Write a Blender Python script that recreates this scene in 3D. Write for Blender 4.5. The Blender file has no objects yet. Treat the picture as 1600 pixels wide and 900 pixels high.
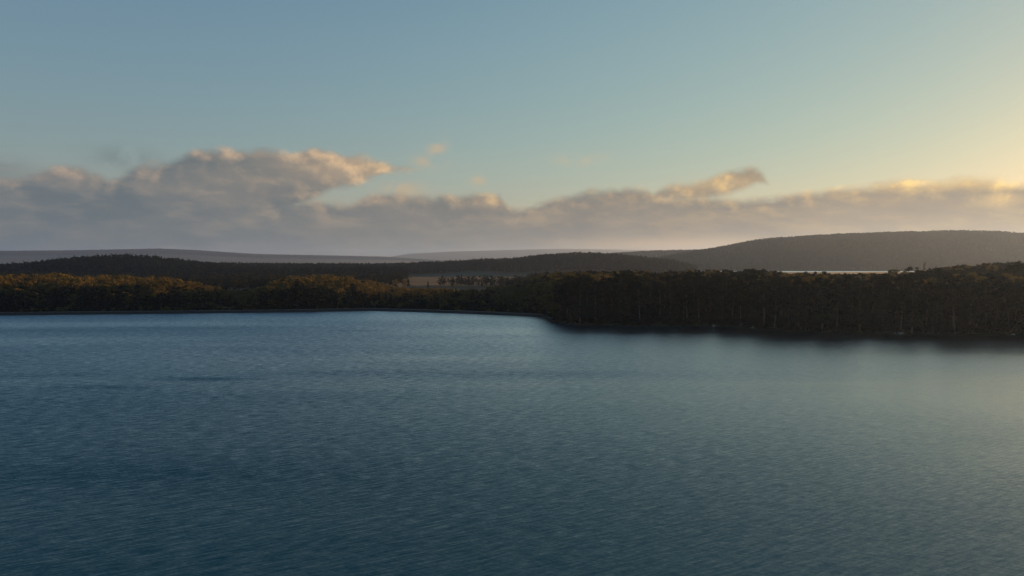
import bpy, math, random
import numpy as np
from mathutils import Vector

R = math.radians
C = bpy.context.scene.collection
sc = bpy.context.scene
rng = np.random.default_rng(7)
random.seed(7)

# ------------------------------------------------------------------ camera
CAM_Z = 30.0
FPX = 1081.0            # focal length in pixels of the 1600 px wide photograph
HOR = 408.0             # row of the true horizon there
cam_d = bpy.data.cameras.new('camera')
cam_d.sensor_width = 36.0
cam_d.lens = FPX / 1600 * 36.0
cam_d.clip_start = 0.5
cam_d.clip_end = 60000
cam = bpy.data.objects.new('camera', cam_d)
C.objects.link(cam)
cam.location = (0, 0, CAM_Z)
PITCH = math.atan((450 - HOR) / FPX)
cam.rotation_euler = (R(90) - PITCH, 0, 0)
sc.camera = cam

# ------------------------------------------------------------------ light, sky and exposure
SUN_AZ, SUN_EL = R(51), R(6.0)          # to the right of the view, low
EXPOSURE = 0.95                         # the photograph is exposed for the shade under a low sun
SKY_STRENGTH = 0.12 / 2 ** EXPOSURE
sc.view_settings.view_transform = 'Standard'
sc.view_settings.look = 'None'
sc.view_settings.exposure = EXPOSURE
sc.view_settings.gamma = 1
sc.view_settings.use_curve_mapping = False
sc.render.engine = 'CYCLES'
sc.cycles.use_denoising = True
sc.cycles.max_bounces = 6
sc.cycles.diffuse_bounces = 2
sc.cycles.glossy_bounces = 2
sc.cycles.transmission_bounces = 2
sc.cycles.volume_bounces = 1
sc.cycles.sample_clamp_indirect = 6

sun_d = bpy.data.lights.new('sun', 'SUN')
sun_d.energy = 5.0
sun_d.angle = R(0.5)
sun_d.color = (1.0, 0.51, 0.20)
sun = bpy.data.objects.new('sun', sun_d)
C.objects.link(sun)
sd = Vector((math.sin(SUN_AZ) * math.cos(SUN_EL), math.cos(SUN_AZ) * math.cos(SUN_EL), math.sin(SUN_EL)))
sun.rotation_euler = sd.to_track_quat('Z', 'Y').to_euler()
sun.location = (300, 300, 400)


class G:
    """small helper to write node graphs as expressions"""
    def __init__(self, nt):
        self.nt = nt

    def node(self, t, **kw):
        n = self.nt.nodes.new(t)
        for k, v in kw.items():
            setattr(n, k, v)
        return n

    def put(self, sock, v):
        if isinstance(v, bpy.types.NodeSocket):
            self.nt.links.new(v, sock)
        elif v is not None:
            sock.default_value = v

    def m(self, op, a, b=None, c=None, clamp=False):
        n = self.node('ShaderNodeMath', operation=op, use_clamp=clamp)
        for i, v in enumerate((a, b, c)):
            self.put(n.inputs[i], v)
        return n.outputs[0]

    def xyz(self, x, y, z):
        n = self.node('ShaderNodeCombineXYZ')
        for i, v in enumerate((x, y, z)):
            self.put(n.inputs[i], v)
        return n.outputs[0]

    def sep(self, v):
        n = self.node('ShaderNodeSeparateXYZ')
        self.put(n.inputs[0], v)
        return n.outputs

    def noise(self, vec, scale=1.0, detail=6.0, rough=0.55, dist=0.0, lac=2.0):
        n = self.node('ShaderNodeTexNoise')
        self.put(n.inputs['Vector'], vec)
        n.inputs['Scale'].default_value = scale
        n.inputs['Detail'].default_value = detail
        n.inputs['Roughness'].default_value = rough
        n.inputs['Lacunarity'].default_value = lac
        n.inputs['Distortion'].default_value = dist
        return n

    def mix(self, f, a, b, blend='MIX'):
        n = self.node('ShaderNodeMix', data_type='RGBA', blend_type=blend)
        self.put(n.inputs['Factor'], f)
        ia = [s for s in n.inputs if s.name == 'A' and s.type == 'RGBA'][0]
        ib = [s for s in n.inputs if s.name == 'B' and s.type == 'RGBA'][0]
        for s, v in ((ia, a), (ib, b)):
            self.put(s, (*v, 1.0) if isinstance(v, tuple) and len(v) == 3 else v)
        return [s for s in n.outputs if s.type == 'RGBA'][0]

    def smooth(self, v, a, b, o0=0.0, o1=1.0, kind='SMOOTHSTEP'):
        n = self.node('ShaderNodeMapRange', interpolation_type=kind)
        self.put(n.inputs['Value'], v)
        for k, s in enumerate((a, b, o0, o1)):
            n.inputs[1 + k].default_value = s
        return n.outputs[0]

    def curve(self, v, pts):
        n = self.node('ShaderNodeFloatCurve')
        self.put(n.inputs['Value'], v)
        c = n.mapping.curves[0]
        n.mapping.use_clip = False
        c.points[0].location = pts[0]
        c.points[1].location = pts[-1]
        for p in pts[1:-1]:
            c.points.new(*p)
        for p in c.points:
            p.handle_type = 'AUTO_CLAMPED'
        n.mapping.update()
        return n.outputs[0]


def azel(x, y):
    """direction (azimuth, elevation in radians) of a place in the photograph, for laying out hills and clouds"""
    v = Vector(((x - 800) / FPX, 1.0, -(y - 450) / FPX))
    v.rotate(__import__('mathutils').Euler((-PITCH, 0, 0)))
    v.normalize()
    return math.atan2(v.x, v.y), math.asin(v.z)


def build_world():
    w = bpy.data.worlds.new('World')
    sc.world = w
    w.use_nodes = True
    nt = w.node_tree
    nt.nodes.clear()
    g = G(nt)
    out = g.node('ShaderNodeOutputWorld')
    bg = g.node('ShaderNodeBackground')
    nt.links.new(bg.outputs[0], out.inputs[0])
    bg.inputs[1].default_value = SKY_STRENGTH
    sky = g.node('ShaderNodeTexSky', sky_type='NISHITA')
    sky.sun_disc = False
    sky.sun_elevation = SUN_EL
    sky.sun_rotation = SUN_AZ
    sky.altitude = 200
    sky.air_density = 1.5
    sky.dust_density = 0.4
    sky.ozone_density = 4.0
    tc = g.node('ShaderNodeTexCoord')
    x, y, z = g.sep(tc.outputs['Generated'])
    az = g.m('ARCTAN2', x, y)
    el = g.m('ARCSINE', z)

    AZ0, AZ1, E1 = -0.9, 0.9, 0.25

    def prof(u, px):
        pts = []
        for (xx, yy) in px:
            a, e = azel(xx, yy)
            pts.append(((a - AZ0) / (AZ1 - AZ0), e / E1))
        f = g.m('DIVIDE', g.m('SUBTRACT', u, AZ0), AZ1 - AZ0)
        return g.m('MULTIPLY', g.curve(f, pts), E1)

    bank = [(-500, 292), (-200, 280), (0, 274), (60, 262), (110, 256), (150, 268), (200, 284), (330, 296), (500, 314), (545, 314), (600, 298),
            (640, 303), (700, 308), (740, 301), (780, 303), (800, 322), (850, 313), (880, 304), (950, 294), (1005, 293),
            (1030, 306), (1120, 309), (1200, 307), (1280, 296), (1350, 291), (1400, 283), (1450, 279), (1600, 285), (1800, 290), (2200, 310)]
    big_t = [(-500, 600), (60, 420), (130, 315), (160, 288), (200, 268), (250, 252), (330, 233), (400, 231), (450, 239), (490, 228), (540, 236), (600, 251), (630, 258), (660, 268), (700, 300), (760, 360), (2200, 600)]
    big_b = [(-500, 420), (330, 410), (420, 350), (500, 309), (560, 288), (640, 268), (690, 264), (760, 264), (2200, 264)]
    sm_t = [(-500, 600), (960, 420), (1010, 314), (1050, 285), (1110, 276), (1165, 263), (1192, 276), (1230, 330), (2200, 600)]
    sm_b = [(-500, 318), (1040, 318), (1100, 312), (1150, 303), (1200, 288), (2200, 264)]

    def swirl(u, v):
        """turbulent offset of the outline"""
        p = g.xyz(u, g.m('MULTIPLY', v, 1.35), 0.37)
        n1 = g.noise(p, 20, 10, 0.58, 0.12)
        n2 = g.noise(p, 6.5, 3, 0.5, 0.0)
        return g.m('ADD', g.m('MULTIPLY', g.m('SUBTRACT', n1.outputs[0], 0.5), 0.034), g.m('MULTIPLY', g.m('SUBTRACT', n2.outputs[0], 0.5), 0.016))

    d0 = swirl(az, el)
    d1 = swirl(g.m('ADD', az, 0.012), g.m('ADD', el, 0.008))
    fa = g.m('SUBTRACT', prof(az, bank), el)
    fb = g.m('MINIMUM', g.m('SUBTRACT', prof(az, big_t), el), g.m('SUBTRACT', el, prof(az, big_b)))
    fc = g.m('MINIMUM', g.m('SUBTRACT', prof(az, sm_t), el), g.m('SUBTRACT', el, prof(az, sm_b)))
    f0 = g.m('ADD', g.m('SMOOTH_MAX', g.m('SMOOTH_MAX', fa, fb, 0.006), fc, 0.004), d0)
    alpha = g.smooth(f0, -0.0045, 0.0105)
    # thin wisps above the bank
    wn = g.noise(g.xyz(g.m('MULTIPLY', az, 1.0), g.m('MULTIPLY', el, 1.6), 2.1), 22, 7, 0.6, 0.6)
    wsum = None
    for (wx, wy, sx, sy, k) in ((684, 238, 12, 16, .8), (666, 252, 16, 7, .7), (748, 282, 10, 6, .6), (905, 250, 34, 8, .32), (195, 246, 34, 12, .5), (5, 264, 26, 12, .6), (630, 296, 26, 10, .7)):
        a, e = azel(wx, wy)
        da = g.m('DIVIDE', g.m('SUBTRACT', az, a), sx / FPX)
        de = g.m('DIVIDE', g.m('SUBTRACT', el, e), sy / FPX)
        q = g.m('MULTIPLY', g.m('EXPONENT', g.m('MULTIPLY', g.m('ADD', g.m('MULTIPLY', da, da), g.m('MULTIPLY', de, de)), -0.7)), k)
        wsum = q if wsum is None else g.m('MAXIMUM', wsum, q)
    walpha = g.m('MULTIPLY', wsum, g.smooth(wn.outputs[0], 0.34, 0.58))
    # cloud lighting painted into the colour: brighter where the outline thins sunward
    lit = g.smooth(g.m('SUBTRACT', d0, d1), -0.003, 0.012)
    thin = g.smooth(f0, 0.038, 0.002)
    glow = None  # sunlit patches painted on the clouds at set directions
    for (wx, wy, sx, sy, k) in ((560, 260, 100, 28, 1.0), (490, 240, 40, 14, .7), (118, 268, 45, 14, .6), (360, 238, 70, 10, .4), (1120, 286, 80, 12, .8),
                                (1490, 284, 130, 9, 1.1), (1585, 284, 50, 9, 1.3), (1300, 292, 50, 6, .9), (1560, 312, 26, 8, .8), (760, 312, 30, 14, .5), (380, 290, 120, 30, .22), (545, 318, 16, 7, .6), (1340, 292, 40, 6, .5)):
        a, e = azel(wx, wy)
        da = g.m('DIVIDE', g.m('SUBTRACT', az, a), sx / FPX)
        de = g.m('DIVIDE', g.m('SUBTRACT', el, e), sy / FPX)
        q = g.m('MULTIPLY', g.m('EXPONENT', g.m('MULTIPLY', g.m('ADD', g.m('MULTIPLY', da, da), g.m('MULTIPLY', de, de)), -0.8)), k)
        glow = q if glow is None else g.m('MAXIMUM', glow, q)
    lit = g.m('ADD', g.m('MULTIPLY', lit, g.m('MULTIPLY_ADD', thin, 0.55, 0.06)), g.m('MULTIPLY', glow, g.m('MULTIPLY_ADD', lit, 0.65, 0.35)), clamp=True)
    sunward = g.smooth(az, -0.75, 0.75)            # nearer the sun the light is stronger and yellower
    inner = g.noise(g.xyz(az, g.m('MULTIPLY', el, 2.6), 4.2), 9, 6, 0.55, 0.3)
    body = g.mix(sunward, CL_BODY_A, CL_BODY_B)
    body = g.mix(g.smooth(inner.outputs[0], 0.30, 0.72), body, g.mix(sunward, CL_BODY2_A, CL_BODY2_B))
    deck = g.noise(g.xyz(g.m('MULTIPLY_ADD', el, 0.8, az), g.m('MULTIPLY', el, 3.4), 6.6), 17, 8, 0.6, 0.25)
    warm = g.mix(sunward, CL_LIT_A, CL_LIT_B)
    body = g.mix(g.m('MULTIPLY', g.smooth(deck.outputs[0], 0.46, 0.66), g.smooth(el, 0.012, 0.06, 0.03, 0.10)), body, warm)
    body = g.mix(g.m('MULTIPLY', g.smooth(deck.outputs[0], 0.48, 0.32), 0.16), body, CL_DARK)
    a, e = azel(1060, 382)                          # warm light of a gap low over the far ridge, painted into the cloud colour
    da = g.m('DIVIDE', g.m('SUBTRACT', az, a), 150 / FPX)
    de = g.m('DIVIDE', g.m('SUBTRACT', el, e), 11 / FPX)
    gap = g.m('EXPONENT', g.m('MULTIPLY', g.m('ADD', g.m('MULTIPLY', da, da), g.m('MULTIPLY', de, de)), -1.0))
    body = g.mix(g.m('MULTIPLY', gap, 0.8), body, (4.3, 3.0, 1.9))
    ccol = g.mix(lit, body, warm)
    # the sky itself: Nishita, graded a little
    sr, sg, sb = g.sep(sky.outputs[0])
    scol = g.xyz(*[g.m('MULTIPLY', g.m('POWER', c, e), k / 0.12) for c, e, k in zip((sr, sg, sb), SKY_POW, SKY_GAIN)])
    zen = g.m('MULTIPLY', g.smooth(el, 0.27, 0.80), g.smooth(az, 0.75, -0.55))    # sky deepened overhead, away from the sun, to darken the water
    scol = g.mix(1.0, scol, g.mix(zen, (1.0, 1.0, 1.0), SKY_DEEP), 'MULTIPLY')
    # glow added close round the low sun, mostly out of view, for sheen on the water
    dt = g.node('ShaderNodeVectorMath', operation='DOT_PRODUCT')
    g.put(dt.inputs[0], tc.outputs['Generated'])
    dt.inputs[1].default_value = sd
    th = g.m('ARCCOSINE', g.m('MINIMUM', dt.outputs['Value'], 1.0))
    aur = g.m('EXPONENT', g.m('MULTIPLY', g.m('POWER', g.m('DIVIDE', th, AUREOLE[1]), 1.5), -1.0))
    ad = g.node('ShaderNodeVectorMath', operation='MULTIPLY_ADD')
    g.put(ad.inputs[0], g.xyz(aur, aur, aur))
    ad.inputs[1].default_value = [c * AUREOLE[0] for c in (1.0, 0.64, 0.22)]
    g.put(ad.inputs[2], scol)
    scol = ad.outputs[0]
    col = g.mix(alpha, scol, ccol)
    col = g.mix(g.m('MULTIPLY', walpha, 0.85), col, g.mix(g.smooth(az, -0.46, -0.22), body, g.mix(0.4, warm, body)))
    nt.links.new(col, bg.inputs[0])


SKY_DEEP = (0.28, 0.52, 0.66)
AUREOLE = (12.0, 0.085)
SKY_POW = (0.755, 0.671, 0.344)
SKY_GAIN = (0.2688, 0.2552, 0.2975)
CL_BODY_A, CL_BODY_B = (0.92, 1.27, 1.45), (2.0, 1.70, 1.38)
CL_BODY2_A, CL_BODY2_B = (1.28, 1.50, 1.58), (2.6, 2.10, 1.55)
CL_DARK = (0.85, 1.05, 1.2)
CL_LIT_A, CL_LIT_B = (5.9, 4.1, 2.8), (9.5, 6.2, 2.0)
build_world()


# ------------------------------------------------------------------ helpers for objects
def tag(o, label, cat=None, group=None, kind=None):
    o['label'] = label
    if cat:
        o['category'] = cat
    if group:
        o['group'] = group
    if kind:
        o['kind'] = kind
    return o


def mesh(name, verts, faces, mats=(), smooth=False, mat_idx=None):
    me = bpy.data.meshes.new(name)
    me.from_pydata([tuple(v) for v in verts], [], [tuple(f) for f in faces])
    for m_ in mats:
        me.materials.append(m_)
    if smooth:
        me.shade_smooth()
    if mat_idx is not None:
        me.polygons.foreach_set('material_index', np.asarray(mat_idx, dtype=np.int32))
    me.update()
    return me


def obj(name, me, parent=None, link=True):
    o = bpy.data.objects.new(name, me)
    if link:
        C.objects.link(o)
    if parent:
        o.parent = parent
    return o


def new_mat(name):
    m_ = bpy.data.materials.new(name)
    m_.use_nodes = True
    m_.node_tree.nodes.clear()
    g = G(m_.node_tree)
    out = g.node('ShaderNodeOutputMaterial')
    return m_, g, out


def principled(g, out, color, rough=0.9, spec=0.2, normal=None):
    p = g.node('ShaderNodeBsdfPrincipled')
    g.put(p.inputs['Base Color'], (*color, 1) if isinstance(color, tuple) else color)
    g.put(p.inputs['Roughness'], rough)
    p.inputs['Specular IOR Level'].default_value = spec
    if normal is not None:
        g.put(p.inputs['Normal'], normal)
    g.nt.links.new(p.outputs[0], out.inputs[0])
    return p


# ------------------------------------------------------------------ lie of the land
def wpt(x, y, z=0.0):
    """place on the level z seen at (x, y) in the photograph -> (X, Y)"""
    Y = (CAM_Z - z) * FPX / (y - HOR)
    return (x - 800) / FPX * Y, Y


SHORE = [(-17000, 200), (-9000, 300), (-1500, 330), (-800, 345), (-400, 374)] + \
        [wpt(*p) for p in ((0, 493), (200, 491), (400, 489), (580, 486), (700, 489.5), (800, 493.5), (855, 496.5),
                           (870, 503), (900, 507.5), (960, 509), (1000, 510), (1060, 508.5), (1125, 510), (1200, 514), (1300, 519),
                           (1400, 521), (1600, 524), (1800, 527))] + [(420, 238), (700, 170), (1500, 60), (9000, -250), (17000, -250)]
SHX = np.array([p[0] for p in SHORE])
SHY = np.array([p[1] for p in SHORE])


def shore_y(X):
    base = np.interp(X, SHX, SHY)
    wob = (np.sin(X * 0.31) * 0.8 + np.sin(X * 0.13 + 1.0) * 1.6 + np.sin(X * 0.83 + 2) * 0.35)
    return base + wob * np.clip((X - 24) / 10, 0, 1)


def sstep(a, b, x):
    t = np.clip((x - a) / (b - a), 0, 1)
    return t * t * (3 - 2 * t)


def vnoise(x, y, seed=0):
    """value noise, numpy"""
    xi, yi = np.floor(x).astype(np.int64), np.floor(y).astype(np.int64)
    xf, yf = x - xi, y - yi
    u, v = xf * xf * (3 - 2 * xf), yf * yf * (3 - 2 * yf)

    def hsh(i, j):
        h_ = (i * 374761393 + j * 668265263 + seed * 974634777) & 0xFFFFFFFF
        h_ = ((h_ ^ (h_ >> 13)) * 1274126177) & 0xFFFFFFFF
        return ((h_ ^ (h_ >> 16)) & 0xFFFF) / 65535.0
    a, b, c, d = hsh(xi, yi), hsh(xi + 1, yi), hsh(xi, yi + 1), hsh(xi + 1, yi + 1)
    return (a * (1 - u) + b * u) * (1 - v) + (c * (1 - u) + d * u) * v


def fbm(x, y, seed=0, octv=4):
    s, a, t = 0, 1.0, 0
    for k in range(octv):
        s = s + a * vnoise(x * 2 ** k, y * 2 ** k, seed + k)
        t += a
        a *= 0.5
    return s / t


def ridge_profile(px, Yr, tree):
    xs = np.array([(p[0] - 800) / FPX for p in px])
    zs = np.array([CAM_Z + (HOR - p[1]) / FPX * Yr - tree for p in px])
    return xs, np.maximum(zs, 0)


RID_MID = ridge_profile([(-400, 416), (0, 415), (280, 412), (400, 413), (600, 414), (700, 410), (760, 406), (800, 405), (850, 399), (900, 396), (950, 397.5),
                         (1000, 402), (1050, 407), (1090, 416), (1130, 440), (1600, 440)], 1600, 17)
RID_HILL = ridge_profile([(900, 428), (960, 415), (1010, 406), (1050, 398), (1090, 391), (1130, 385), (1170, 376.5), (1200, 372.5), (1300, 366), (1400, 362.5),
                          (1500, 360), (1560, 361.5), (1600, 365), (1700, 374), (1900, 392), (2300, 405)], 2750, 17)
RID_SPUR = ridge_profile([(800, 410), (900, 400), (960, 395), (1020, 391.5), (1100, 390), (1150, 388), (1300, 388), (1900, 400)], 3700, 16)
RID_FARL = ridge_profile([(-800, 402), (-300, 396), (0, 392.5), (90, 392), (150, 391), (250, 389), (300, 391), (400, 397.5), (480, 399), (600, 401.5), (680, 407), (800, 411), (1600, 412)], 8600, 14)
RID_FARR = ridge_profile([(-800, 404), (400, 404), (600, 402), (640, 395.5), (700, 392.5), (800, 389.5), (870, 388), (960, 389), (1050, 391), (1150, 393), (1600, 396)], 13500, 10)


def bump_(Y, y0, yc, y1):
    return sstep(y0, yc, Y) * (1 - sstep(yc, y1, Y) * 0.85)


def far_lake_mask(X, Y):
    ny = 1690 + 40 * (fbm(X / 150, Y * 0 + 3.3, 5) - 0.5)
    fy = 2130 + 40 * (fbm(X / 200, Y * 0 + 7.7, 8) - 0.5)
    return sstep(-12, 12, Y - ny) * sstep(-12, 12, fy - Y) * sstep(285, 330, X) * (1 - sstep(1800, 1900, X))


def ground_z(X, Y):
    X = np.asarray(X, float)
    Y = np.asarray(Y, float)
    t = X / np.maximum(Y, 50)
    d = Y - shore_y(X)
    z = np.where(d < 0, np.maximum(d * 0.14, -3.0), 0)
    left = 1 - sstep(14, 26, X)
    nat = sstep(0, 7, d) * 1.1 + sstep(5, 60, d) * 1.2
    dam = sstep(0, 4.5, d) * 0.8
    z = z + np.where(d > 0, nat * (1 - left) + dam * left, 0)
    z = z + np.where(d > 0, sstep(20, 160, d) * 1.6 * fbm(X / 90, Y / 90, 3) * sstep(0, 30, d), 0)
    # rise behind the right-hand shore
    z = z + 11.5 * np.exp(-((X - 400) / 120) ** 2 - ((Y - 520) / 130) ** 2) * sstep(15, 90, d)
    z = z + 2.0 * np.exp(-((X + 330) / 140) ** 2 - ((Y - 520) / 90) ** 2)
    # ridges
    wob = (fbm(X / 260, Y / 260, 11) - 0.5)
    m1 = np.interp(t, *RID_MID) * bump_(Y, 1230, 1600, 2100) * (1 + 0.10 * wob)
    kn = 24 * np.exp(-((X + 690) / 150) ** 2 - ((Y - 1230) / 170) ** 2)
    hl = np.interp(t, *RID_HILL) * bump_(Y, 2140, 2750, 3600)
    hl = hl * (1 - 0.10 * (1 - sstep(2500, 2740, Y)) * np.abs(wob) * 3)
    hl = np.maximum(hl + 46 * (fbm(X / 230, Y / 420, 15) - .5) * sstep(2180, 2400, Y) * (1 - sstep(2520, 2740, Y)) * sstep(20, 70, hl), 0)
    sp = np.interp(t, *RID_SPUR) * bump_(Y, 3000, 3700, 4600)
    fl = np.interp(t, *RID_FARL) * bump_(Y, 6400, 8600, 10400)
    fr = np.interp(t, *RID_FARR) * bump_(Y, 10600, 13500, 16500)
    z = np.where(d > 0, np.maximum.reduce([z, m1, kn + 0 * z, hl, sp, fl, fr]) + np.where(Y > 700, 1.5 * wob, 0), z)
    lk = far_lake_mask(X, Y)
    z = z * (1 - lk) + lk * -2.0
    return z


# ------------------------------------------------------------------ materials of the land
def mat_ground():
    m_, g, out = new_mat('dry_ground')
    geo = g.node('ShaderNodeNewGeometry')
    n1 = g.noise(geo.outputs['Position'], 0.012, 6, 0.6)
    n2 = g.noise(geo.outputs['Position'], 0.35, 5, 0.6)
    c = g.mix(g.smooth(n1.outputs[0], 0.35, 0.65), (0.055, 0.050, 0.026), (0.030, 0.038, 0.020))
    c = g.mix(g.m('MULTIPLY', n2.outputs[0], 0.5), c, (0.095, 0.08, 0.045))
    principled(g, out, c, 0.95, 0.1)
    return m_


def mat_field():
    m_, g, out = new_mat('pale_pasture')
    geo = g.node('ShaderNodeNewGeometry')
    x, y, z = g.sep(geo.outputs['Position'])
    n1 = g.noise(g.xyz(g.m('MULTIPLY', x, 0.35), y, 0.0), 0.02, 6, 0.6)
    c = g.mix(g.smooth(n1.outputs[0], 0.3, 0.7), (0.085, 0.068, 0.038), (0.045, 0.044, 0.025))
    principled(g, out, c, 0.95, 0.1)
    return m_


def mat_gravel():
    m_, g, out = new_mat('pale_gravel')
    geo = g.node('ShaderNodeNewGeometry')
    n = g.noise(geo.outputs['Position'], 0.8, 5, 0.6)
    c = g.mix(n.outputs[0], (0.24, 0.20, 0.165), (0.15, 0.13, 0.105))
    principled(g, out, c, 0.95, 0.15)
    return m_


def mat_rock(name, a, b):
    m_, g, out = new_mat(name)
    geo = g.node('ShaderNodeNewGeometry')
    n = g.noise(geo.outputs['Position'], 1.3, 7, 0.65)
    c = g.mix(g.smooth(n.outputs[0], 0.35, 0.65), a, b)
    bp = g.node('ShaderNodeBump')
    bp.inputs['Distance'].default_value = 0.3
    g.put(bp.inputs['Height'], n.outputs[0])
    principled(g, out, c, 0.85, 0.25, bp.outputs[0])
    return m_


def mat_water(near=True):
    m_, g, out = new_mat('lake_water' if near else 'distant_water')
    geo = g.node('ShaderNodeNewGeometry')
    x, y, z = g.sep(geo.outputs['Position'])
    # wind: how rough the water is, in long streaks and a few gusts
    wind = g.noise(g.xyz(g.m('MULTIPLY', x, 0.25), y, 3.0), 0.014, 4, 0.55, 0.5)
    amp = g.m('ADD', g.smooth(wind.outputs[0], 0.36, 0.60, 0.88, 1.08), g.smooth(x, -140, 120, 0.28, -0.34))   # trend across x that paints brighter sheen on the right, duller on the left
    wig = g.noise(g.xyz(g.m('MULTIPLY', x, 0.3), y, 9.0), 0.06, 3, 0.6, 0.2)
    for (gx_, gy_, rx, ry, k) in GUSTS:
        cx, cy = wpt(gx_, gy_)
        da = g.m('DIVIDE', g.m('SUBTRACT', x, cx), rx)
        de = g.m('DIVIDE', g.m('ADD', g.m('SUBTRACT', y, cy), g.m('MULTIPLY', g.m('SUBTRACT', wig.outputs[0], 0.5), ry * 2.2)), ry)
        q = g.m('EXPONENT', g.m('MULTIPLY', g.m('ADD', g.m('MULTIPLY', da, da), g.m('MULTIPLY', de, de)), -1.0))
        amp = g.m('MULTIPLY_ADD', q, k, amp)
    nx, ny = None, None

    def train(ang, sc_, stretch, det, k, kc, seed, dist=0.3):
        """one set of ripples: crests run along ang, k is their steepness"""
        nonlocal nx, ny
        a = R(ang)
        u = g.m('ADD', g.m('MULTIPLY', x, math.cos(a)), g.m('MULTIPLY', y, math.sin(a)))
        v = g.m('ADD', g.m('MULTIPLY', x, -math.sin(a)), g.m('MULTIPLY', y, math.cos(a)))
        n = g.noise(g.xyz(g.m('MULTIPLY', u, stretch), v, seed), sc_, det, 0.55, dist)
        r_, g_, _ = g.sep(n.outputs['Color'])
        sv = g.m('MULTIPLY', g.m('SUBTRACT', r_, 0.5), k)
        su = g.m('MULTIPLY', g.m('SUBTRACT', g_, 0.5), kc)
        dx = g.m('SUBTRACT', g.m('MULTIPLY', su, math.cos(a)), g.m('MULTIPLY', sv, math.sin(a)))
        dy = g.m('ADD', g.m('MULTIPLY', su, math.sin(a)), g.m('MULTIPLY', sv, math.cos(a)))
        nx = dx if nx is None else g.m('ADD', nx, dx)
        ny = dy if ny is None else g.m('ADD', ny, dy)
    for t_ in TRAINS:
        train(*t_)
    nx, ny = g.m('MULTIPLY', nx, amp), g.m('MULTIPLY', ny, amp)
    nv = g.node('ShaderNodeVectorMath', operation='NORMALIZE')
    g.put(nv.inputs[0], g.xyz(nx, ny, 1.0))
    rough = g.m('MULTIPLY_ADD', amp, W_ROUGH * 0.8, W_ROUGH * 0.2)
    fr = g.node('ShaderNodeFresnel')
    fr.inputs['IOR'].default_value = 1.333
    g.put(fr.inputs['Normal'], nv.outputs[0])
    body = g.node('ShaderNodeBsdfDiffuse')
    g.put(body.inputs['Color'], (*W_COL, 1))
    gl = g.node('ShaderNodeBsdfGlossy', distribution='BECKMANN')
    g.put(gl.inputs['Color'], W_TINT if near else (1, 1, 1, 1))
    g.put(gl.inputs['Roughness'], rough)
    g.put(gl.inputs['Normal'], nv.outputs[0])
    mx = g.node('ShaderNodeMixShader')
    # rougher patches tilt more of their facets to the viewer and so mirror less of the low sky
    g.put(mx.inputs[0], g.m('MULTIPLY', fr.outputs[0], g.smooth(amp, 0.6, 1.7, 1.62, 0.52, 'LINEAR')))  # also boosts the mirror share rightward, as painted sheen
    g.nt.links.new(body.outputs[0], mx.inputs[1])
    g.nt.links.new(gl.outputs[0], mx.inputs[2])
    g.nt.links.new(mx.outputs[0], out.inputs[0])
    return m_


# crest direction, scale, stretch along the crest, detail, steepness, cross steepness, seed
TRAINS = [(27, 2.4, 0.14, 1.5, 0.44, 0.04, 0.0), (-24, 3.7, 0.20, 1.0, 0.20, 0.04, 5.0), (8, 6.0, 0.40, 2.0, 0.28, 0.2, 8.0)]
GUSTS = [(325, 593, 11, 2.6, .50), (160, 606, 12, 3.0, .28), (500, 584, 18, 4, .14), (40, 588, 20, 4, .18), (330, 512, 60, 9, .14), (560, 517, 14, 3, .25),
         (90, 517, 50, 7, .12), (200, 745, 30, 7, .25), (900, 585, 40, 6, .15), (700, 560, 50, 7, -.15), (120, 530, 80, 10, -.08)]
W_COL = (0.0002, 0.044, 0.066)
W_ROUGH = 0.44
W_TINT = (0.99, 0.97, 0.92, 1)
M_GROUND, M_FIELD, M_GRAVEL = mat_ground(), mat_field(), mat_gravel()
M_BANK = mat_rock('dark_bank_stone', (0.010, 0.011, 0.011), (0.030, 0.028, 0.025))
M_ROCK = mat_rock('pale_boulder', (0.20, 0.19, 0.17), (0.36, 0.34, 0.30))


# ------------------------------------------------------------------ ground, water, haze
def axis(breaks):
    out = []
    for (a, b, st) in breaks:
        n = max(1, int(round((b - a) / st)))
        out += list(np.linspace(a, b, n, endpoint=False))
    return np.array(out + [breaks[-1][1]])


gx = axis([(-16000, -9000, 500), (-9000, -5000, 200), (-5000, -2500, 90), (-2500, -1000, 40), (-1000, -450, 16), (-450, -100, 8), (-100, 360, 3.5), (360, 700, 9), (700, 2200, 28), (2200, 5000, 100), (5000, 9000, 250), (9000, 16000, 500)])
gy = axis([(-300, 180, 40), (180, 270, 10), (270, 450, 2.5), (450, 700, 8), (700, 2200, 18), (2200, 3000, 24), (3000, 6000, 60), (6000, 9000, 90), (9000, 17000, 250)])
GX, GY = np.meshgrid(gx, gy)
GZ = ground_z(GX, GY)
nx_, ny_ = len(gx), len(gy)
idx = np.arange(nx_ * ny_).reshape(ny_, nx_)
faces = np.stack([idx[:-1, :-1], idx[:-1, 1:], idx[1:, 1:], idx[1:, :-1]], -1).reshape(-1, 4)
ground_me = mesh('ground', np.stack([GX, GY, GZ], -1).reshape(-1, 3), faces, [M_GROUND], True)
tag(obj('ground', ground_me), 'dark ground of the wooded shores and hills around the lake', 'ground', kind='structure')

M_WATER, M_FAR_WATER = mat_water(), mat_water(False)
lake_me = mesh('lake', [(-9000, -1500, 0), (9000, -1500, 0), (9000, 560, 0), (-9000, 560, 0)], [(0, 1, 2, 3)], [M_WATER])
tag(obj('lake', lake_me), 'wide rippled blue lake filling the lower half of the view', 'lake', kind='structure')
fl_me = mesh('distant_lake', [(250, 1600, 0), (2000, 1600, 0), (2000, 2220, 0), (250, 2220, 0)], [(0, 1, 2, 3)], [M_FAR_WATER])
tag(obj('distant_lake', fl_me), 'thin bright strip of far water at the foot of the long hill', 'lake', kind='structure')


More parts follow.
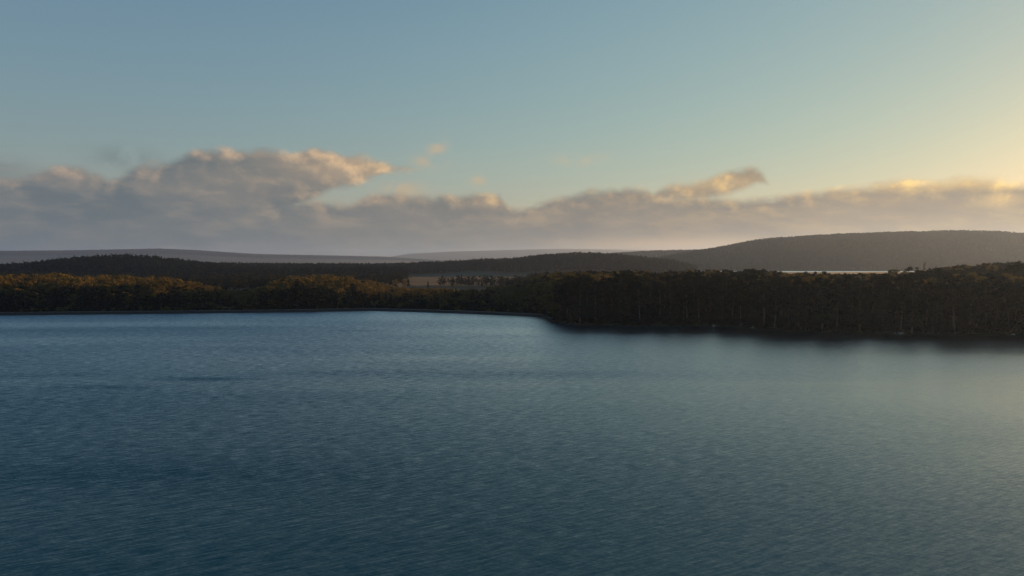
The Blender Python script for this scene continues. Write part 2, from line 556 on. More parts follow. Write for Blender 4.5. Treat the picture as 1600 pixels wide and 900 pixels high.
# pasture sheets lie just above the ground
FIELDS = [  # corner list in the photograph (level ground)
    [(628, 447.5), (655, 452.5), (700, 446), (815, 446), (838, 438), (824, 431.5), (740, 429.5), (640, 430.5)],
    [(395, 437), (550, 437), (550, 430.5), (395, 430.5)],
]


def in_poly(px, py, poly):
    inside = np.zeros(px.shape, bool)
    n = len(poly)
    for i in range(n):
        x1, y1 = poly[i]
        x2, y2 = poly[(i + 1) % n]
        c = ((y1 > py) != (y2 > py)) & (px < (x2 - x1) * (py - y1) / (y2 - y1 + 1e-9) + x1)
        inside ^= c
    return inside


FIELD_W = [[wpt(x, y, 1.0) for x, y in f] for f in FIELDS]


def field_obj(poly, label):
    xs = np.array([p[0] for p in poly])
    ys = np.array([p[1] for p in poly])
    ax = np.arange(xs.min() - 12, xs.max() + 12, 7.0)
    ay = np.arange(ys.min() - 12, ys.max() + 12, 9.0)
    AX, AY = np.meshgrid(ax, ay)
    ok = in_poly(AX + 14 * (fbm(AX / 40, AY / 40, 21) - .5), AY + 60 * (fbm(AX / 40, AY / 40, 24) - .5), poly)
    Z = ground_z(AX, AY) + 0.35
    id_ = np.arange(AX.size).reshape(AX.shape)
    q = ok[:-1, :-1] & ok[1:, :-1] & ok[:-1, 1:] & ok[1:, 1:]
    fc = np.stack([id_[:-1, :-1], id_[:-1, 1:], id_[1:, 1:], id_[1:, :-1]], -1)[q]
    tag(obj('pasture_ground', mesh('pasture_ground', np.stack([AX, AY, Z], -1).reshape(-1, 3), fc, [M_FIELD], True)), label, 'field', kind='structure')


field_obj(FIELD_W[0], 'pale open pasture between the shore wood and the middle ridge')
field_obj(FIELD_W[1], 'narrow pale strip of pasture behind the sunlit trees')

# embankment with a gravel track along the far left shore
ex = np.arange(-460, 23.1, 1.5)
sec = [(-1.2, -0.8), (0.2, 0.12), (1.6, 0.75), (3.0, 1.25), (3.5, 1.35), (6.0, 1.35), (8.0, 0.8), (9.5, 0.2)]
ev, ef, emi = [], [], []
for i, xx in enumerate(ex):
    fade = float(np.clip((24 - xx) / 6, 0.15, 1))
    for j, (dy, dz) in enumerate(sec):
        jit = 0.22 * (random.random() - .5) if j in (1, 2, 3) else 0
        ev.append((xx + jit, float(np.interp(xx, SHX, SHY)) + dy + jit, dz * fade + jit * 0.6))
    if i:
        for j in range(len(sec) - 1):
            a = (i - 1) * len(sec) + j
            ef.append((a, a + len(sec), a + len(sec) + 1, a + 1))
            emi.append(1 if j == 4 else 0)
emb = obj('embankment', mesh('embankment', ev, ef, [M_BANK, M_GRAVEL], False, emi))
tag(emb, 'low straight stone bank with a pale gravel track along the far shore', 'embankment', kind='structure')


def mat_haze():
    m_, g, out = new_mat('evening_haze')
    pv = g.node('ShaderNodeVolumePrincipled')
    pv.inputs['Color'].default_value = HAZE_COL
    pv.inputs['Density'].default_value = HAZE_DENS
    pv.inputs['Anisotropy'].default_value = HAZE_ANI
    g.nt.links.new(pv.outputs[0], out.inputs['Volume'])
    return m_


HAZE_COL = (0.37, 0.575, 0.98, 1)
HAZE_DENS = 0.000055
HAZE_ANI = 0.48
hx, hy0, hy1, hz0, hz1 = 16500, -1700, 17500, -4.2, 310
hv = [(-hx, hy0, hz0), (hx, hy0, hz0), (hx, hy1, hz0), (-hx, hy1, hz0), (-hx, hy0, hz1), (hx, hy0, hz1), (hx, hy1, hz1), (-hx, hy1, hz1)]
hf = [(3, 2, 1, 0), (4, 5, 6, 7), (0, 1, 5, 4), (1, 2, 6, 5), (2, 3, 7, 6), (3, 0, 4, 7)]
tag(obj('haze', mesh('haze', hv, hf, [mat_haze()])), 'thin evening haze that pales the far hills', 'haze', kind='stuff')


# ------------------------------------------------------------------ trees
def mat_leaf(name, a, b, trans=0.28):
    m_, g, out = new_mat(name)
    geo = g.node('ShaderNodeNewGeometry')
    oi = g.node('ShaderNodeObjectInfo')
    n = g.noise(geo.outputs['Position'], 0.45, 3, 0.6)
    f = g.m('ADD', g.m('MULTIPLY', g.smooth(n.outputs[0], 0.3, 0.7), 0.55), g.m('MULTIPLY', oi.outputs['Random'], 0.45))
    c = g.mix(f, a, b)
    df = g.node('ShaderNodeBsdfDiffuse')
    tr = g.node('ShaderNodeBsdfTranslucent')
    g.put(df.inputs[0], c)
    g.put(tr.inputs[0], c)
    mx = g.node('ShaderNodeMixShader')
    mx.inputs[0].default_value = trans
    g.nt.links.new(df.outputs[0], mx.inputs[1])
    g.nt.links.new(tr.outputs[0], mx.inputs[2])
    g.nt.links.new(mx.outputs[0], out.inputs[0])
    return m_


def mat_bark(name, a, b):
    m_, g, out = new_mat(name)
    geo = g.node('ShaderNodeNewGeometry')
    x, y, z = g.sep(geo.outputs['Position'])
    n = g.noise(g.xyz(g.m('MULTIPLY', x, 3.0), g.m('MULTIPLY', y, 3.0), g.m('MULTIPLY', z, 0.5)), 1.0, 5, 0.6)
    principled(g, out, g.mix(g.smooth(n.outputs[0], .35, .65), a, b), 0.85, 0.2)
    return m_


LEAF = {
    'shaded green': mat_leaf('shaded_green_leaves', (0.006, 0.012, 0.009), (0.015, 0.022, 0.014)),  # near-black leaf colour with the backlit shade put into it
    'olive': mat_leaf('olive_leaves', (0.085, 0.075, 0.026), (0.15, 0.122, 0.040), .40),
    'sunlit golden': mat_leaf('sunlit_golden_leaves', (0.115, 0.098, 0.033), (0.20, 0.16, 0.052), .42),  # low sun on the left crowns, put into the leaf colour
    'dim olive': mat_leaf('dim_olive_leaves', (0.034, 0.036, 0.014), (0.062, 0.056, 0.022), .25),  # darker copy of olive, painting the backlit right wood dimmer
    'blue green': mat_leaf('blue_green_needles', (0.010, 0.020, 0.014), (0.022, 0.032, 0.022), 0.12),
}
BARK_PALE = mat_bark('pale_bark', (0.075, 0.072, 0.066), (0.036, 0.034, 0.030))
BARK_DARK = mat_bark('dark_bark', (0.075, 0.06, 0.048), (0.13, 0.11, 0.09))


def tube(path, radii, sides=6):
    v, f = [], []
    path = [np.array(p, float) for p in path]
    for i, p in enumerate(path):
        dr = path[min(i + 1, len(path) - 1)] - path[max(i - 1, 0)]
        dr /= np.linalg.norm(dr) + 1e-9
        ref = np.array((1.0, 0, 0)) if abs(dr[0]) < 0.8 else np.array((0, 1.0, 0))
        a = np.cross(dr, ref)
        a /= np.linalg.norm(a)
        b = np.cross(dr, a)
        for k in range(sides):
            t = 2 * math.pi * k / sides
            v.append(p + radii[i] * (a * math.cos(t) + b * math.sin(t)))
        if i:
            o = (i - 1) * sides
            for k in range(sides):
                k2 = (k + 1) % sides
                f.append((o + k, o + k2, o + sides + k2, o + sides + k))
    n = len(v)
    v.append(path[-1] + 0.0)
    o = (len(path) - 1) * sides
    for k in range(sides):
        f.append((o + k, o + (k + 1) % sides, n, n))
    f = [x if x[2] != x[3] else x[:3] for x in f]
    return v, f


def leaves(centres, radii, counts, size, r, flat=0.75, droop=0.35):
    """leaf-sized quads spread through clumps; denser near each clump's outside"""
    V = []
    for c, rad, n in zip(centres, radii, counts):
        d = r.normal(size=(n, 3))
        d /= np.linalg.norm(d, axis=1)[:, None]
        rr = rad * r.uniform(0.15, 1.0, n) ** 0.5 * r.uniform(0.85, 1.18, n)
        p = c + d * rr[:, None] * np.array((1, 1, flat))
        nrm = d * 1.0 + r.normal(size=(n, 3)) * 0.6 + np.array((0, 0, 0.25))
        nrm /= np.linalg.norm(nrm, axis=1)[:, None]
        t = np.cross(nrm, r.normal(size=(n, 3)))
        t[:, 2] -= droop
        t -= nrm * np.sum(t * nrm, 1)[:, None]
        t /= np.linalg.norm(t, axis=1)[:, None] + 1e-9
        b = np.cross(nrm, t)
        s = size * r.uniform(0.6, 1.35, n)[:, None]
        V.append(np.stack([p - t * s * .9, p + b * s * .45, p + t * s * .9, p - b * s * .45], 1))
    V = np.concatenate(V).reshape(-1, 3)
    F = np.arange(len(V)).reshape(-1, 4)
    return V, F


def make_gum(seed, wide=1.0, low=0.35, nlimb=9, leaf_n=95, lsize=0.42, sides=6):
    """a gum-like tree of unit height 20 m; returns trunk (v, f), crown (v, f)"""
    r = np.random.default_rng(seed)
    H = 20.0
    lean = r.normal(size=2) * 0.7
    path, rad = [], []
    ph = r.uniform(0, 6, 2)
    for i in range(9):
        t = i / 8
        path.append((lean[0] * t + 0.35 * math.sin(ph[0] + 4 * t) * t, lean[1] * t + 0.35 * math.sin(ph[1] + 4 * t) * t, H * 0.90 * t))
        rad.append(0.24 * (1 - t) ** 0.8 + 0.04 + (0.09 if i == 0 else 0))
    tv, tf = tube(path, rad, sides)
    P = np.array(path)
    cen, rads, cnt = [], [], []
    for k in range(nlimb):
        t = low + (0.95 - low) * (k + r.uniform(0, .8)) / nlimb
        base = np.array([np.interp(t * 0.9 / 0.9, np.linspace(0, 1, 9), P[:, j]) for j in range(3)])
        ang = k * 2.4 + r.uniform(-.5, .5)
        env = math.sin(math.pi * min(1, max(0.12, (t - low * 0.55) / (1.12 - low * 0.55)))) ** 0.7
        L = wide * (1.6 + 3.0 * env) * r.uniform(0.7, 1.15)
        up = r.uniform(0.25, 0.85)
        tip = base + np.array((math.cos(ang) * L, math.sin(ang) * L, L * up))
        mid = base * .5 + tip * .5 + np.array((0, 0, -0.25)) + r.normal(size=3) * .2
        a, b = tube([base, mid, tip], [0.11 * (1 - t) + 0.06, 0.06, 0.025], 4)
        o = len(tv)
        tv += a
        tf += [tuple(q + o for q in x) for x in b]
        for q, sc_ in ((tip, 1.0), (mid + r.normal(size=3) * .5 + np.array((0, 0, .5)), .8), (tip + r.normal(size=3) * 1.1, .75)):
            rr = sc_ * r.uniform(0.95, 1.55) * (0.75 + 0.35 * wide)
            cen.append(q)
            rads.append(rr)
            cnt.append(int(leaf_n * rr * rr / 1.6))
    for q in range(3):
        cen.append(P[-1] + r.normal(size=3) * np.array((.8, .8, .5)) + np.array((0, 0, 0.6)))
        rads.append(r.uniform(.8, 1.25))
        cnt.append(int(leaf_n * .8))
    cv, cf = leaves(cen, rads, cnt, lsize, r)
    return (tv, tf), (cv, cf)


def make_pine(seed, leaf_n=40, lsize=0.5, slim=1.0):
    r = np.random.default_rng(seed)
    H = 20.0
    tv, tf = tube([(0, 0, 0), (0.05, 0.1, H * .5), (0, 0.05, H)], [0.36, 0.2, 0.03], 6)
    cen, rads, cnt = [], [], []
    t = 0.18
    while t < 1.0:
        w = (1 - t) ** 0.8 * 3.6 * slim + 0.25
        n = max(2, int(5 * (1 - t) + 2))
        a0 = r.uniform(0, 6)
        for k in range(n):
            a = a0 + 6.283 * k / n + r.uniform(-.3, .3)
            L = w * r.uniform(.65, 1.1)
            base = np.array((0, 0, t * H))
            tip = base + np.array((math.cos(a) * L, math.sin(a) * L, L * 0.05))
            a_, b_ = tube([base, tip], [0.06, 0.015], 3)
            o = len(tv)
            tv += a_
            tf += [tuple(q + o for q in x) for x in b_]
            for s in (.95, .55):
                cen.append(base + (tip - base) * s)
                rads.append(0.30 * L * r.uniform(.8, 1.2) + .2)
                cnt.append(int(leaf_n * (0.35 + 0.2 * L)))
        t += r.uniform(.045, .07)
    cv, cf = leaves(cen, rads, cnt, lsize, r, flat=0.5, droop=0.5)
    return (tv, tf), (cv, cf)


def make_bush(seed):
    r = np.random.default_rng(seed)
    cen, rads, cnt = [], [], []
    for k in range(9):
        a = r.uniform(0, 6.28)
        d = r.uniform(0, 1.5)
        rr = r.uniform(.6, 1.15)
        cen.append(np.array((math.cos(a) * d, math.sin(a) * d, r.uniform(.5, 2.2))))
        rads.append(rr)
        cnt.append(45)
    return leaves(cen, rads, cnt, 0.36, r)


KINDS = []       # (kind word, tone, trunk mesh, crown mesh, joined mesh, crown half width at 20 m)


def add_kind(word, tone, tree, bark, half):
    (tv, tf), (cv, cf) = tree
    tm = mesh('trunk', tv, tf, [bark], True)
    cm = mesh('crown', cv, cf, [LEAF[tone]])
    V = np.concatenate([np.array([tuple(v) for v in tv]), cv])
    F = list(tf) + [tuple(f) for f in (cf + len(tv))]
    jm = mesh('tree_mesh', V, F, [bark, LEAF[tone]], False, [0] * len(tf) + [1] * len(cf))
    KINDS.append((word, tone, tm, cm, jm, half))


add_kind('gum', 'shaded green', make_gum(11, .85, .40), BARK_DARK, 3.4)
add_kind('gum', 'shaded green', make_gum(12, 1.0, .30, 11), BARK_DARK, 4.0)
add_kind('gum', 'shaded green', make_gum(13, .75, .48, 8), BARK_PALE, 3.2)
add_kind('gum', 'olive', make_gum(14, 1.0, .34, 10), BARK_PALE, 4.0)
add_kind('gum', 'olive', make_gum(15, 1.2, .26, 12), BARK_DARK, 4.6)
add_kind('gum', 'sunlit golden', make_gum(16, 1.1, .28, 11), BARK_DARK, 4.4)
add_kind('gum', 'sunlit golden', make_gum(17, .9, .36, 10), BARK_PALE, 3.7)
add_kind('pine', 'blue green', make_pine(18), BARK_DARK, 3.2)
add_kind('pine', 'olive', make_pine(19, 44, .5, .8), BARK_DARK, 2.7)

add_kind('gum', 'dim olive', make_gum(20, .85, .36, 10), BARK_PALE, 3.5)


def unlinked_collection(name, meshes):
    col = bpy.data.collections.new(name)
    for i, me in enumerate(meshes):
        o = bpy.data.objects.new('%s_%02d' % (name, i), me)
        col.objects.link(o)
    return col


def scatter(name, pts, scl, rot, pick, col):
    """one object: many plants set out on given points"""
    me = bpy.data.meshes.new(name)
    me.from_pydata([tuple(p) for p in pts], [], [])
    for nm, typ, arr, key in (('plant_scale', 'FLOAT_VECTOR', scl, 'vector'), ('plant_turn', 'FLOAT_VECTOR', rot, 'vector'), ('plant_pick', 'INT', pick, 'value')):
        at = me.attributes.new(nm, typ, 'POINT')
        at.data.foreach_set(key, np.ascontiguousarray(np.asarray(arr, dtype=np.int32 if typ == 'INT' else np.float32)).ravel())
    o = obj(name, me)
    ng = bpy.data.node_groups.new(name + '_nodes', 'GeometryNodeTree')
    ng.interface.new_socket('Geometry', in_out='INPUT', socket_type='NodeSocketGeometry')
    ng.interface.new_socket('Geometry', in_out='OUTPUT', socket_type='NodeSocketGeometry')
    N, Lk = ng.nodes, ng.links
    gi, go = N.new('NodeGroupInput'), N.new('NodeGroupOutput')
    ci = N.new('GeometryNodeCollectionInfo')
    ci.inputs['Collection'].default_value = col
    ci.inputs['Separate Children'].default_value = True
    ci.inputs['Reset Children'].default_value = True
    ip = N.new('GeometryNodeInstanceOnPoints')
    ip.inputs['Pick Instance'].default_value = True

    def attr(nm, typ):
        a = N.new('GeometryNodeInputNamedAttribute')
        a.data_type = typ
        a.inputs['Name'].default_value = nm
        return a.outputs['Attribute']
    Lk.new(gi.outputs[0], ip.inputs['Points'])
    Lk.new(ci.outputs[0], ip.inputs['Instance'])
    Lk.new(attr('plant_pick', 'INT'), ip.inputs['Instance Index'])
    e2r = N.new('FunctionNodeEulerToRotation')
    Lk.new(attr('plant_turn', 'FLOAT_VECTOR'), e2r.inputs[0])
    Lk.new(e2r.outputs[0], ip.inputs['Rotation'])
    Lk.new(attr('plant_scale', 'FLOAT_VECTOR'), ip.inputs['Scale'])
    Lk.new(ip.outputs[0], go.inputs[0])
    md = o.modifiers.new('plants', 'NODES')
    md.node_group = ng
    return o


# skyline of the near woods as seen in the photograph -> how tall trees may grow at a place
SKYL = np.array([(-300, 426), (0, 431), (60, 427), (90, 426), (125, 429), (190, 430), (250, 431), (275, 435), (300, 440), (325, 446), (350, 451), (400, 451),
                 (425, 440), (450, 431), (500, 428), (537, 429), (552, 437), (587, 437), (610, 446), (640, 449), (750, 451), (775, 446), (800, 445), (818, 437),
                 (845, 427), (900, 425), (1000, 424), (1017, 428), (1040, 425), (1112, 422), (1150, 422.5), (1208, 422.8), (1228, 428.5), (1330, 429), (1380, 428), (1410, 427), (1445, 426),
                 (1470, 418), (1500, 416), (1530, 415), (1585, 410), (1620, 410), (1750, 404), (2200, 404)], float)


def px_of(X, Y):
    return 800 + FPX * X / Y


def allowed_z(X, Y):
    return CAM_Z - (np.interp(px_of(X, Y), SKYL[:, 0], SKYL[:, 1]) - HOR) * Y / FPX


def poisson_grid(x0, x1, y0, y1, step, jitter, r):
    ax = np.arange(x0, x1, step)
    ay = np.arange(y0, y1, step)
    A, B = np.meshgrid(ax, ay)
    A = A + np.where((np.arange(len(ay)) % 2)[:, None] == 1, step / 2, 0)
    A = A + r.uniform(-jitter, jitter, A.shape) * step
    B = B + r.uniform(-jitter, jitter, B.shape) * step
    return A.ravel(), B.ravel()


r0 = np.random.default_rng(5)
X, Y = poisson_grid(-720, 700, 240, 800, 5.4, 0.42, r0)
d = Y - shore_y(X)
px = px_of(X, Y)
left = X < 21
keep = np.where(left, d > 11, d > 1.5)
keep &= (px > -330) & (px < 1960)
# depth of the woods behind the shore
depth = np.interp(px, [-300, 0, 300, 420, 540, 600, 660, 760, 830, 900, 1200, 1600, 2000], [230, 230, 190, 250, 300, 330, 260, 230, 300, 330, 330, 330, 330])
keep &= d < depth + 40 * (fbm(X / 50, Y / 50, 31) - .5)
for f in FIELD_W:
    keep &= ~in_poly(X, Y, f)
# a lit open strip behind the shore wood
strip = [wpt(x, y, 1) for x, y in ((604, 453.2), (664, 453.2), (664, 449.5), (604, 449.5))]
keep &= ~in_poly(X, Y, strip)
keep &= fbm(X / 30, Y / 30, 41) > np.where(left, 0.30, 0.16)
keep &= r0.random(len(X)) > np.where(left, 0.30, 0.08)
X, Y, d, px = X[keep], Y[keep], d[keep], px[keep]
Zg = ground_z(X, Y)
nat = np.where(X < 21, r0.uniform(12.5, 21, len(X)), r0.uniform(15, 23, len(X)))
nat = np.where((X < 21) & (d < 40), nat * np.interp(d, [12, 40], [0.52, 0.95]), nat)
mid = (px > 570) & (px < 835) & (X < 24)
nat = np.where(mid, nat * 0.62, nat)
al = allowed_z(X, Y) - Zg
Hh = np.minimum(nat, al * np.where(X < 21, r0.uniform(0.62, 1.05, len(X)), 1.06 - 0.36 * r0.random(len(X)) ** 1.6))
ok = Hh > 4.5
X, Y, d, px, Zg, Hh = (a[ok] for a in (X, Y, d, px, Zg, Hh))

# which kind grows where; leaf tone also paints the lit and shaded woods
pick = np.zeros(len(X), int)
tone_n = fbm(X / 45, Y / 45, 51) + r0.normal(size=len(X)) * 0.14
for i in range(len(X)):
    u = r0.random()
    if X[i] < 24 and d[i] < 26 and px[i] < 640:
        pick[i] = r0.choice([1, 1, 0, 7, 3])  # dark leaves paint the shaded band along the front row
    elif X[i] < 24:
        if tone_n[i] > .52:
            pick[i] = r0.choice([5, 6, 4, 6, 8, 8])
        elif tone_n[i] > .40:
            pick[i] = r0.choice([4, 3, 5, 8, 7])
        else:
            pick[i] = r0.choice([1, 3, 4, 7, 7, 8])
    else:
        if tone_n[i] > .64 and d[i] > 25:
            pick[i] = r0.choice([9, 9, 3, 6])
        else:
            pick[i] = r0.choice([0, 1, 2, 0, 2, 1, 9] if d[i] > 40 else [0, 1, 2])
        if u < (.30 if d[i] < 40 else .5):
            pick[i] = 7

# single trees that stand out in the photograph: (x, foot level from depth, top row, depth, kind, label)
SPECIAL = [
    (1444, 410.5, 480, 8, 'pale olive pointed pine rising alone above the canopy beside the bright water strip'),
    (1417, 417, 470, 0, 'round dark tree standing above the canopy just before the pointed pine'),
    (1502, 411, 470, 1, 'tall dark spreading tree breaking the skyline on the rising right-hand shore'),
    (1398, 420, 455, 4, 'olive tree topping the canopy at the end of the bright water strip'),
    (1585, 407.5, 500, 1, 'highest dark tree on the rise at the far end of the wooded shore'),
    (617, 435.5, 700, 5, 'sunlit golden tree of the pair at the pasture edge, the one nearer the shore wood'),
    (632, 435, 720, 6, 'sunlit golden tree of the pair at the pasture edge, the one nearer the pasture'),
    (893, 424, 480, 4, 'olive tree with the brightest crown along the back of the dark point'),
    (1003, 420.5, 500, 1, 'dark tree rising beside the small glint of far water'),
    (776, 445, 520, 5, 'sunlit golden tree lit by the sun in the low dark wood beside the pasture'),
    (641, 467, 425, 5, 'small sunlit golden tree at the end of the sunlit grove'),
]
nsp = len(SPECIAL)
sX = np.array([(s[0] - 800) / FPX * s[2] for s in SPECIAL])
sY = np.array([float(s[2]) for s in SPECIAL])
sZ = ground_z(sX, sY)
sH = np.array([CAM_Z - (s[1] - HOR) * s[2] / FPX for s in SPECIAL]) - sZ
for i in range(nsp):   # clear room round them
    far = np.hypot(X - sX[i], Y - sY[i]) > 4.0
    X, Y, d, px, Zg, Hh, pick = (a[far] for a in (X, Y, d, px, Zg, Hh, pick))
X = np.concatenate([sX, X]); Y = np.concatenate([sY, Y]); Zg = np.concatenate([sZ, Zg]); Hh = np.concatenate([sH, Hh])
pick = np.concatenate([[s[3] for s in SPECIAL], pick]).astype(int)
d = Y - shore_y(X)
px = px_of(X, Y)
wid = r0.uniform(0.85, 1.25, len(X)) * np.clip(20 / Hh, 1.0, 1.9) ** 0.3
turn = r0.uniform(0, 6.283, len(X))

# how much of each tree the photograph can show (front to back over a coarse grid)
order = np.argsort(Y)
occ = np.zeros((480, 1600), bool)
vis = np.zeros(len(X))
for i in order:
    f = FPX / Y[i]
    hw = KINDS[pick[i]][5] * Hh[i] / 20 * wid[i] * f
    x0, x1 = int(max(0, px[i] - hw)), int(min(1600, px[i] + hw + 1))
    y1 = int(HOR + (CAM_Z - Zg[i] - Hh[i] * .25) * f) - 300
    y0 = int(HOR + (CAM_Z - Zg[i] - Hh[i]) * f) - 300
    if x1 <= x0 or y1 <= y0:
        continue
    blk = occ[y0:y1, x0:x1]
    vis[i] = (~blk).sum()
    cut = int((x1 - x0) * .18)
    occ[y0 + 2:y1, x0 + cut:x1 - cut] = True
vis[:nsp] += 1e6
best = np.argsort(-vis)[:298]
single = np.zeros(len(X), bool)
single[best] = True
print('near trees', len(X), 'singles', single.sum(), 'least visible single px', vis[best].min())


def tree_words(i):
    word, tone = KINDS[pick[i]][0], KINDS[pick[i]][1]
    pale = KINDS[pick[i]][2].materials[0] == BARK_PALE
    x = px[i]
    size = 'tall' if Hh[i] > 18.5 else ('short' if Hh[i] < 12.5 else 'mid-height')
    look = '%s pointed pine' % tone if word == 'pine' else '%s %s-trunked tree' % (tone, 'pale' if pale else 'dark')
    if X[i] < 21:
        row = 'right behind the stone bank' if d[i] < 34 else 'in the grove behind the bank'
        where = ('near the grove end' if x < 200 else 'below the knoll' if x < 420 else 'before the pasture strip' if x < 640 else 'before the open pasture')
        grp = 'trees behind the stone bank'
    else:
        row = 'at the water edge' if d[i] < 14 else ('in the shade inshore' if d[i] < 60 else 'in the top canopy')
        where = ('at the point tip' if x < 930 else 'before the middle ridge' if x < 1130 else 'below the bright strip' if x < 1440 else 'below the long hill')
        grp = 'trees on the dark wooded point'
    return 'gum_tree' if word == 'gum' else 'pine_tree', '%s %s %s %s' % (size, look, row, where), grp


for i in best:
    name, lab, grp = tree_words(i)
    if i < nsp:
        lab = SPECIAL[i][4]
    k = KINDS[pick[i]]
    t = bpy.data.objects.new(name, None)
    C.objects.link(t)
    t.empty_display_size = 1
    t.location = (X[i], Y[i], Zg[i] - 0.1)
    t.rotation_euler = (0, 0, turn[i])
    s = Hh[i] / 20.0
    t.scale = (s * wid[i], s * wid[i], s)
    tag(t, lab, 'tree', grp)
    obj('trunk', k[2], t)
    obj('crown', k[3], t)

col_near = unlinked_collection('wood_kind', [k[4] for k in KINDS])
rest = ~single
s = Hh[rest] / 20.0
near_pts = np.stack([X[rest], Y[rest], Zg[rest] - .1], -1)
near_scl = np.stack([s * wid[rest], s * wid[rest], s], -1)
near_rot = np.stack([0 * s, 0 * s, turn[rest]], -1)
near_pick = pick[rest]

# --- farther woods: lighter trees, each still trunk and leaf clumps
FAR = []
for (sd_, fn) in ((31, 'g'), (32, 'g'), (33, 'g'), (34, 'p'), (35, 'p')):
    if fn == 'g':
        (tv, tf), (cv, cf) = make_gum(sd_, 1.15, .25, 8, 20, .95, 4)
    else:
        (tv, tf), (cv, cf) = make_pine(sd_, 9, 1.05)
    V = np.concatenate([np.array([tuple(v) for v in tv]), cv])
    F = list(tf) + [tuple(f) for f in (cf + len(tv))]
    tone = {31: 'shaded green', 32: 'dim olive', 33: 'blue green', 34: 'blue green', 35: 'blue green'}[sd_]
    FAR.append(mesh('far_tree_mesh', V, F, [BARK_DARK, LEAF[tone]], False, [0] * len(tf) + [1] * len(cf)))
col_far = unlinked_collection('far_kind', FAR)


def wood(x0, x1, y0, y1, step, hlo, hhi, picks, r, minfb=0.0, test=None, wide=1.0, pale=0.0):
    A, B = poisson_grid(x0, x1, y0, y1, step, .45, r)
    t = px_of(A, B)
    k = (t > -260) & (t < 1860) & (far_lake_mask(A, B) < .02)
    for f in FIELD_W:
        k &= ~in_poly(A, B, f)
    k &= fbm(A / 60, B / 60, 61) > minfb
    if test is not None:
        k &= test(A, B)
    A, B = A[k], B[k]
    z = ground_z(A, B)
    h = r.uniform(hlo, hhi, len(A)) / 20
    w = h * r.uniform(.85, 1.25, len(A)) * wide
    patch = fbm(A / 130, B / 130, 66) + r.normal(size=len(A)) * .05
    pk = np.where((patch > .57) & (r.random(len(A)) < pale), 1, r.choice(picks, len(h)))       # patches of paler wood
    return (np.stack([A, B, z - .2], -1), np.stack([w, w, h], -1), np.stack([0 * h, 0 * h, r.uniform(0, 6.28, len(h))], -1), pk)


def near_edge(A, B):
    return (B - shore_y(A)) > np.interp(px_of(A, B), [-300, 0, 300, 420, 600, 700, 900, 2000], [240, 240, 200, 270, 350, 300, 350, 350])


rw = np.random.default_rng(77)
tree_low = lambda A, B: near_edge(A, B) & (allowed_z(A, B) - ground_z(A, B) > 12 * 0)
parts = [
    wood(-1500, 900, 640, 1180, 9.0, 7, 12, [0, 1, 2, 3], rw, .36, lambda A, B: near_edge(A, B) & (px_of(A, B) < 835)),
    wood(-2200, 260, 1050, 1380, 8.5, 13, 19, [0, 0, 2, 3, 4], rw, .30, lambda A, B: (px_of(A, B) < 640) | (B > 1480)),
    wood(-2200, 700, 1380, 1760, 8.0, 13, 21, [0, 2, 3, 4, 4], rw, .12, lambda A, B: px_of(A, B) < 1085 + 25 * (fbm(B / 40, A / 40, 71) - .5)),
]
mid_pts = [np.concatenate([p[k] for p in parts]) for k in range(4)]
hill_w = wood(300, 3200, 2140, 2900, 10.5, 13, 20, [0, 0, 2, 2, 3], rw, .05, None, 1.25)
spur_w = wood(-200, 1800, 3250, 3850, 15, 14, 19, [0, 2, 3], rw, .1, None, 1.5)
farl_w = wood(-7400, 400, 7700, 8800, 30, 14, 21, [0, 2, 3], rw, .1, None, 2.2)

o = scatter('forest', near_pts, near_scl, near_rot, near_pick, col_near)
tag(o, 'crowded trees filling the shore woods behind the single trees in front', 'forest', kind='stuff')
o = scatter('ridge_forest', *mid_pts, col_far)
tag(o, 'dark blue forest covering the low middle ridge and the knoll', 'forest', kind='stuff')
o = scatter('hill_forest', *hill_w, col_far)
tag(o, 'brown grey forest covering the long hill below the sunset', 'forest', kind='stuff')
o = scatter('spur_forest', *spur_w, col_far)
tag(o, 'hazy forest on the low spur running out from the long hill', 'forest', kind='stuff')
o = scatter('far_ridge_forest', *farl_w, col_far)
tag(o, 'faint blue forest on the farthest ridge under the big cloud', 'forest', kind='stuff')

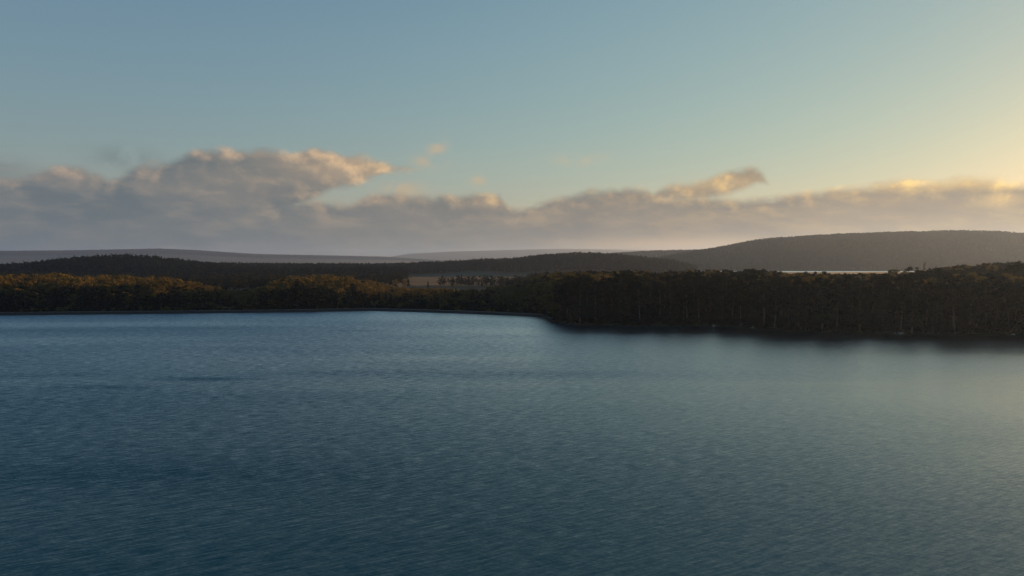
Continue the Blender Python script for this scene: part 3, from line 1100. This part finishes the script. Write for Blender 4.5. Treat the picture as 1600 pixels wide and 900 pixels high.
# undergrowth along the shores
BUSH = []
for i, tone in enumerate(('shaded green', 'shaded green', 'olive')):
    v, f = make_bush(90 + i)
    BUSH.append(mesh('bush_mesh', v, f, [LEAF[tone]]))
col_bush = unlinked_collection('bush_kind', BUSH)
A, B = poisson_grid(-640, 560, 240, 470, 2.6, .45, rw)
dd = B - shore_y(A)
k = np.where(A < 21, (dd > 8.5) & (dd < 40), (dd > 0.6) & (dd < 26)) & (px_of(A, B) > -250) & (px_of(A, B) < 1850)
A, B, dd = A[k], B[k], dd[k]
hs = rw.uniform(.6, 1.5, len(A)) * np.where(A < 21, np.interp(dd, [8.5, 18], [.6, 1.5]), np.interp(dd, [0, 8], [.45, 1.4]))
o = scatter('undergrowth', np.stack([A, B, ground_z(A, B) - .15], -1), np.stack([hs * 1.1, hs * 1.1, hs], -1), np.stack([0 * A, 0 * A, rw.uniform(0, 6.28, len(A))], -1), np.where(A < 21, rw.choice([0, 0, 1, 1, 2], len(A)), rw.choice([0, 1], len(A))), col_bush)
tag(o, 'dark undergrowth crowding the foot of the trees along the shore', 'undergrowth', kind='stuff')


# pale boulders at the right-hand water edge
def boulder(seed, sx, sy, sz):
    r = np.random.default_rng(seed)
    import bmesh
    bm = bmesh.new()
    bmesh.ops.create_icosphere(bm, subdivisions=3, radius=1)
    cuts = [(Vector(r.normal(size=3)).normalized(), r.uniform(.55, .85)) for _ in range(9)]
    for v in bm.verts:
        for n, dd_ in cuts:
            q = v.co.dot(n)
            if q > dd_:
                v.co -= n * (q - dd_) * .9
        v.co *= 1 + .05 * r.normal()
        v.co = Vector((v.co.x * sx, v.co.y * sy, v.co.z * sz))
    me = bpy.data.meshes.new('boulder')
    bm.to_mesh(me)
    bm.free()
    me.materials.append(M_ROCK)
    return me


for i, (bx, sx, sy, sz, off, lab) in enumerate((
        (1410, 1.3, 0.9, .7, -.4, 'largest pale boulder in the water edge below the bright far strip'),
        (1400, .7, .6, .45, -.6, 'small pale boulder beside the largest one at the water edge'),
        (1116, 1.0, .7, .4, -.3, 'flat pale boulder at the water edge below the middle of the point'),
        (1178, 1.4, .7, .4, -.5, 'long low pale boulder at the water edge where the shore bends'),
        (1586, .9, .6, .45, -.4, 'pale boulder at the water edge below the highest dark tree'))):
    Xb = (bx - 800) / FPX * 290
    for _ in range(6):
        Yb = float(shore_y(np.array(Xb))) + off
        Xb = (bx - 800) / FPX * Yb
    b = obj('boulder', boulder(200 + i, sx, sy, sz))
    b.location = (Xb, Yb, .05)
    tag(b, lab, 'boulder', 'boulders at the water edge')
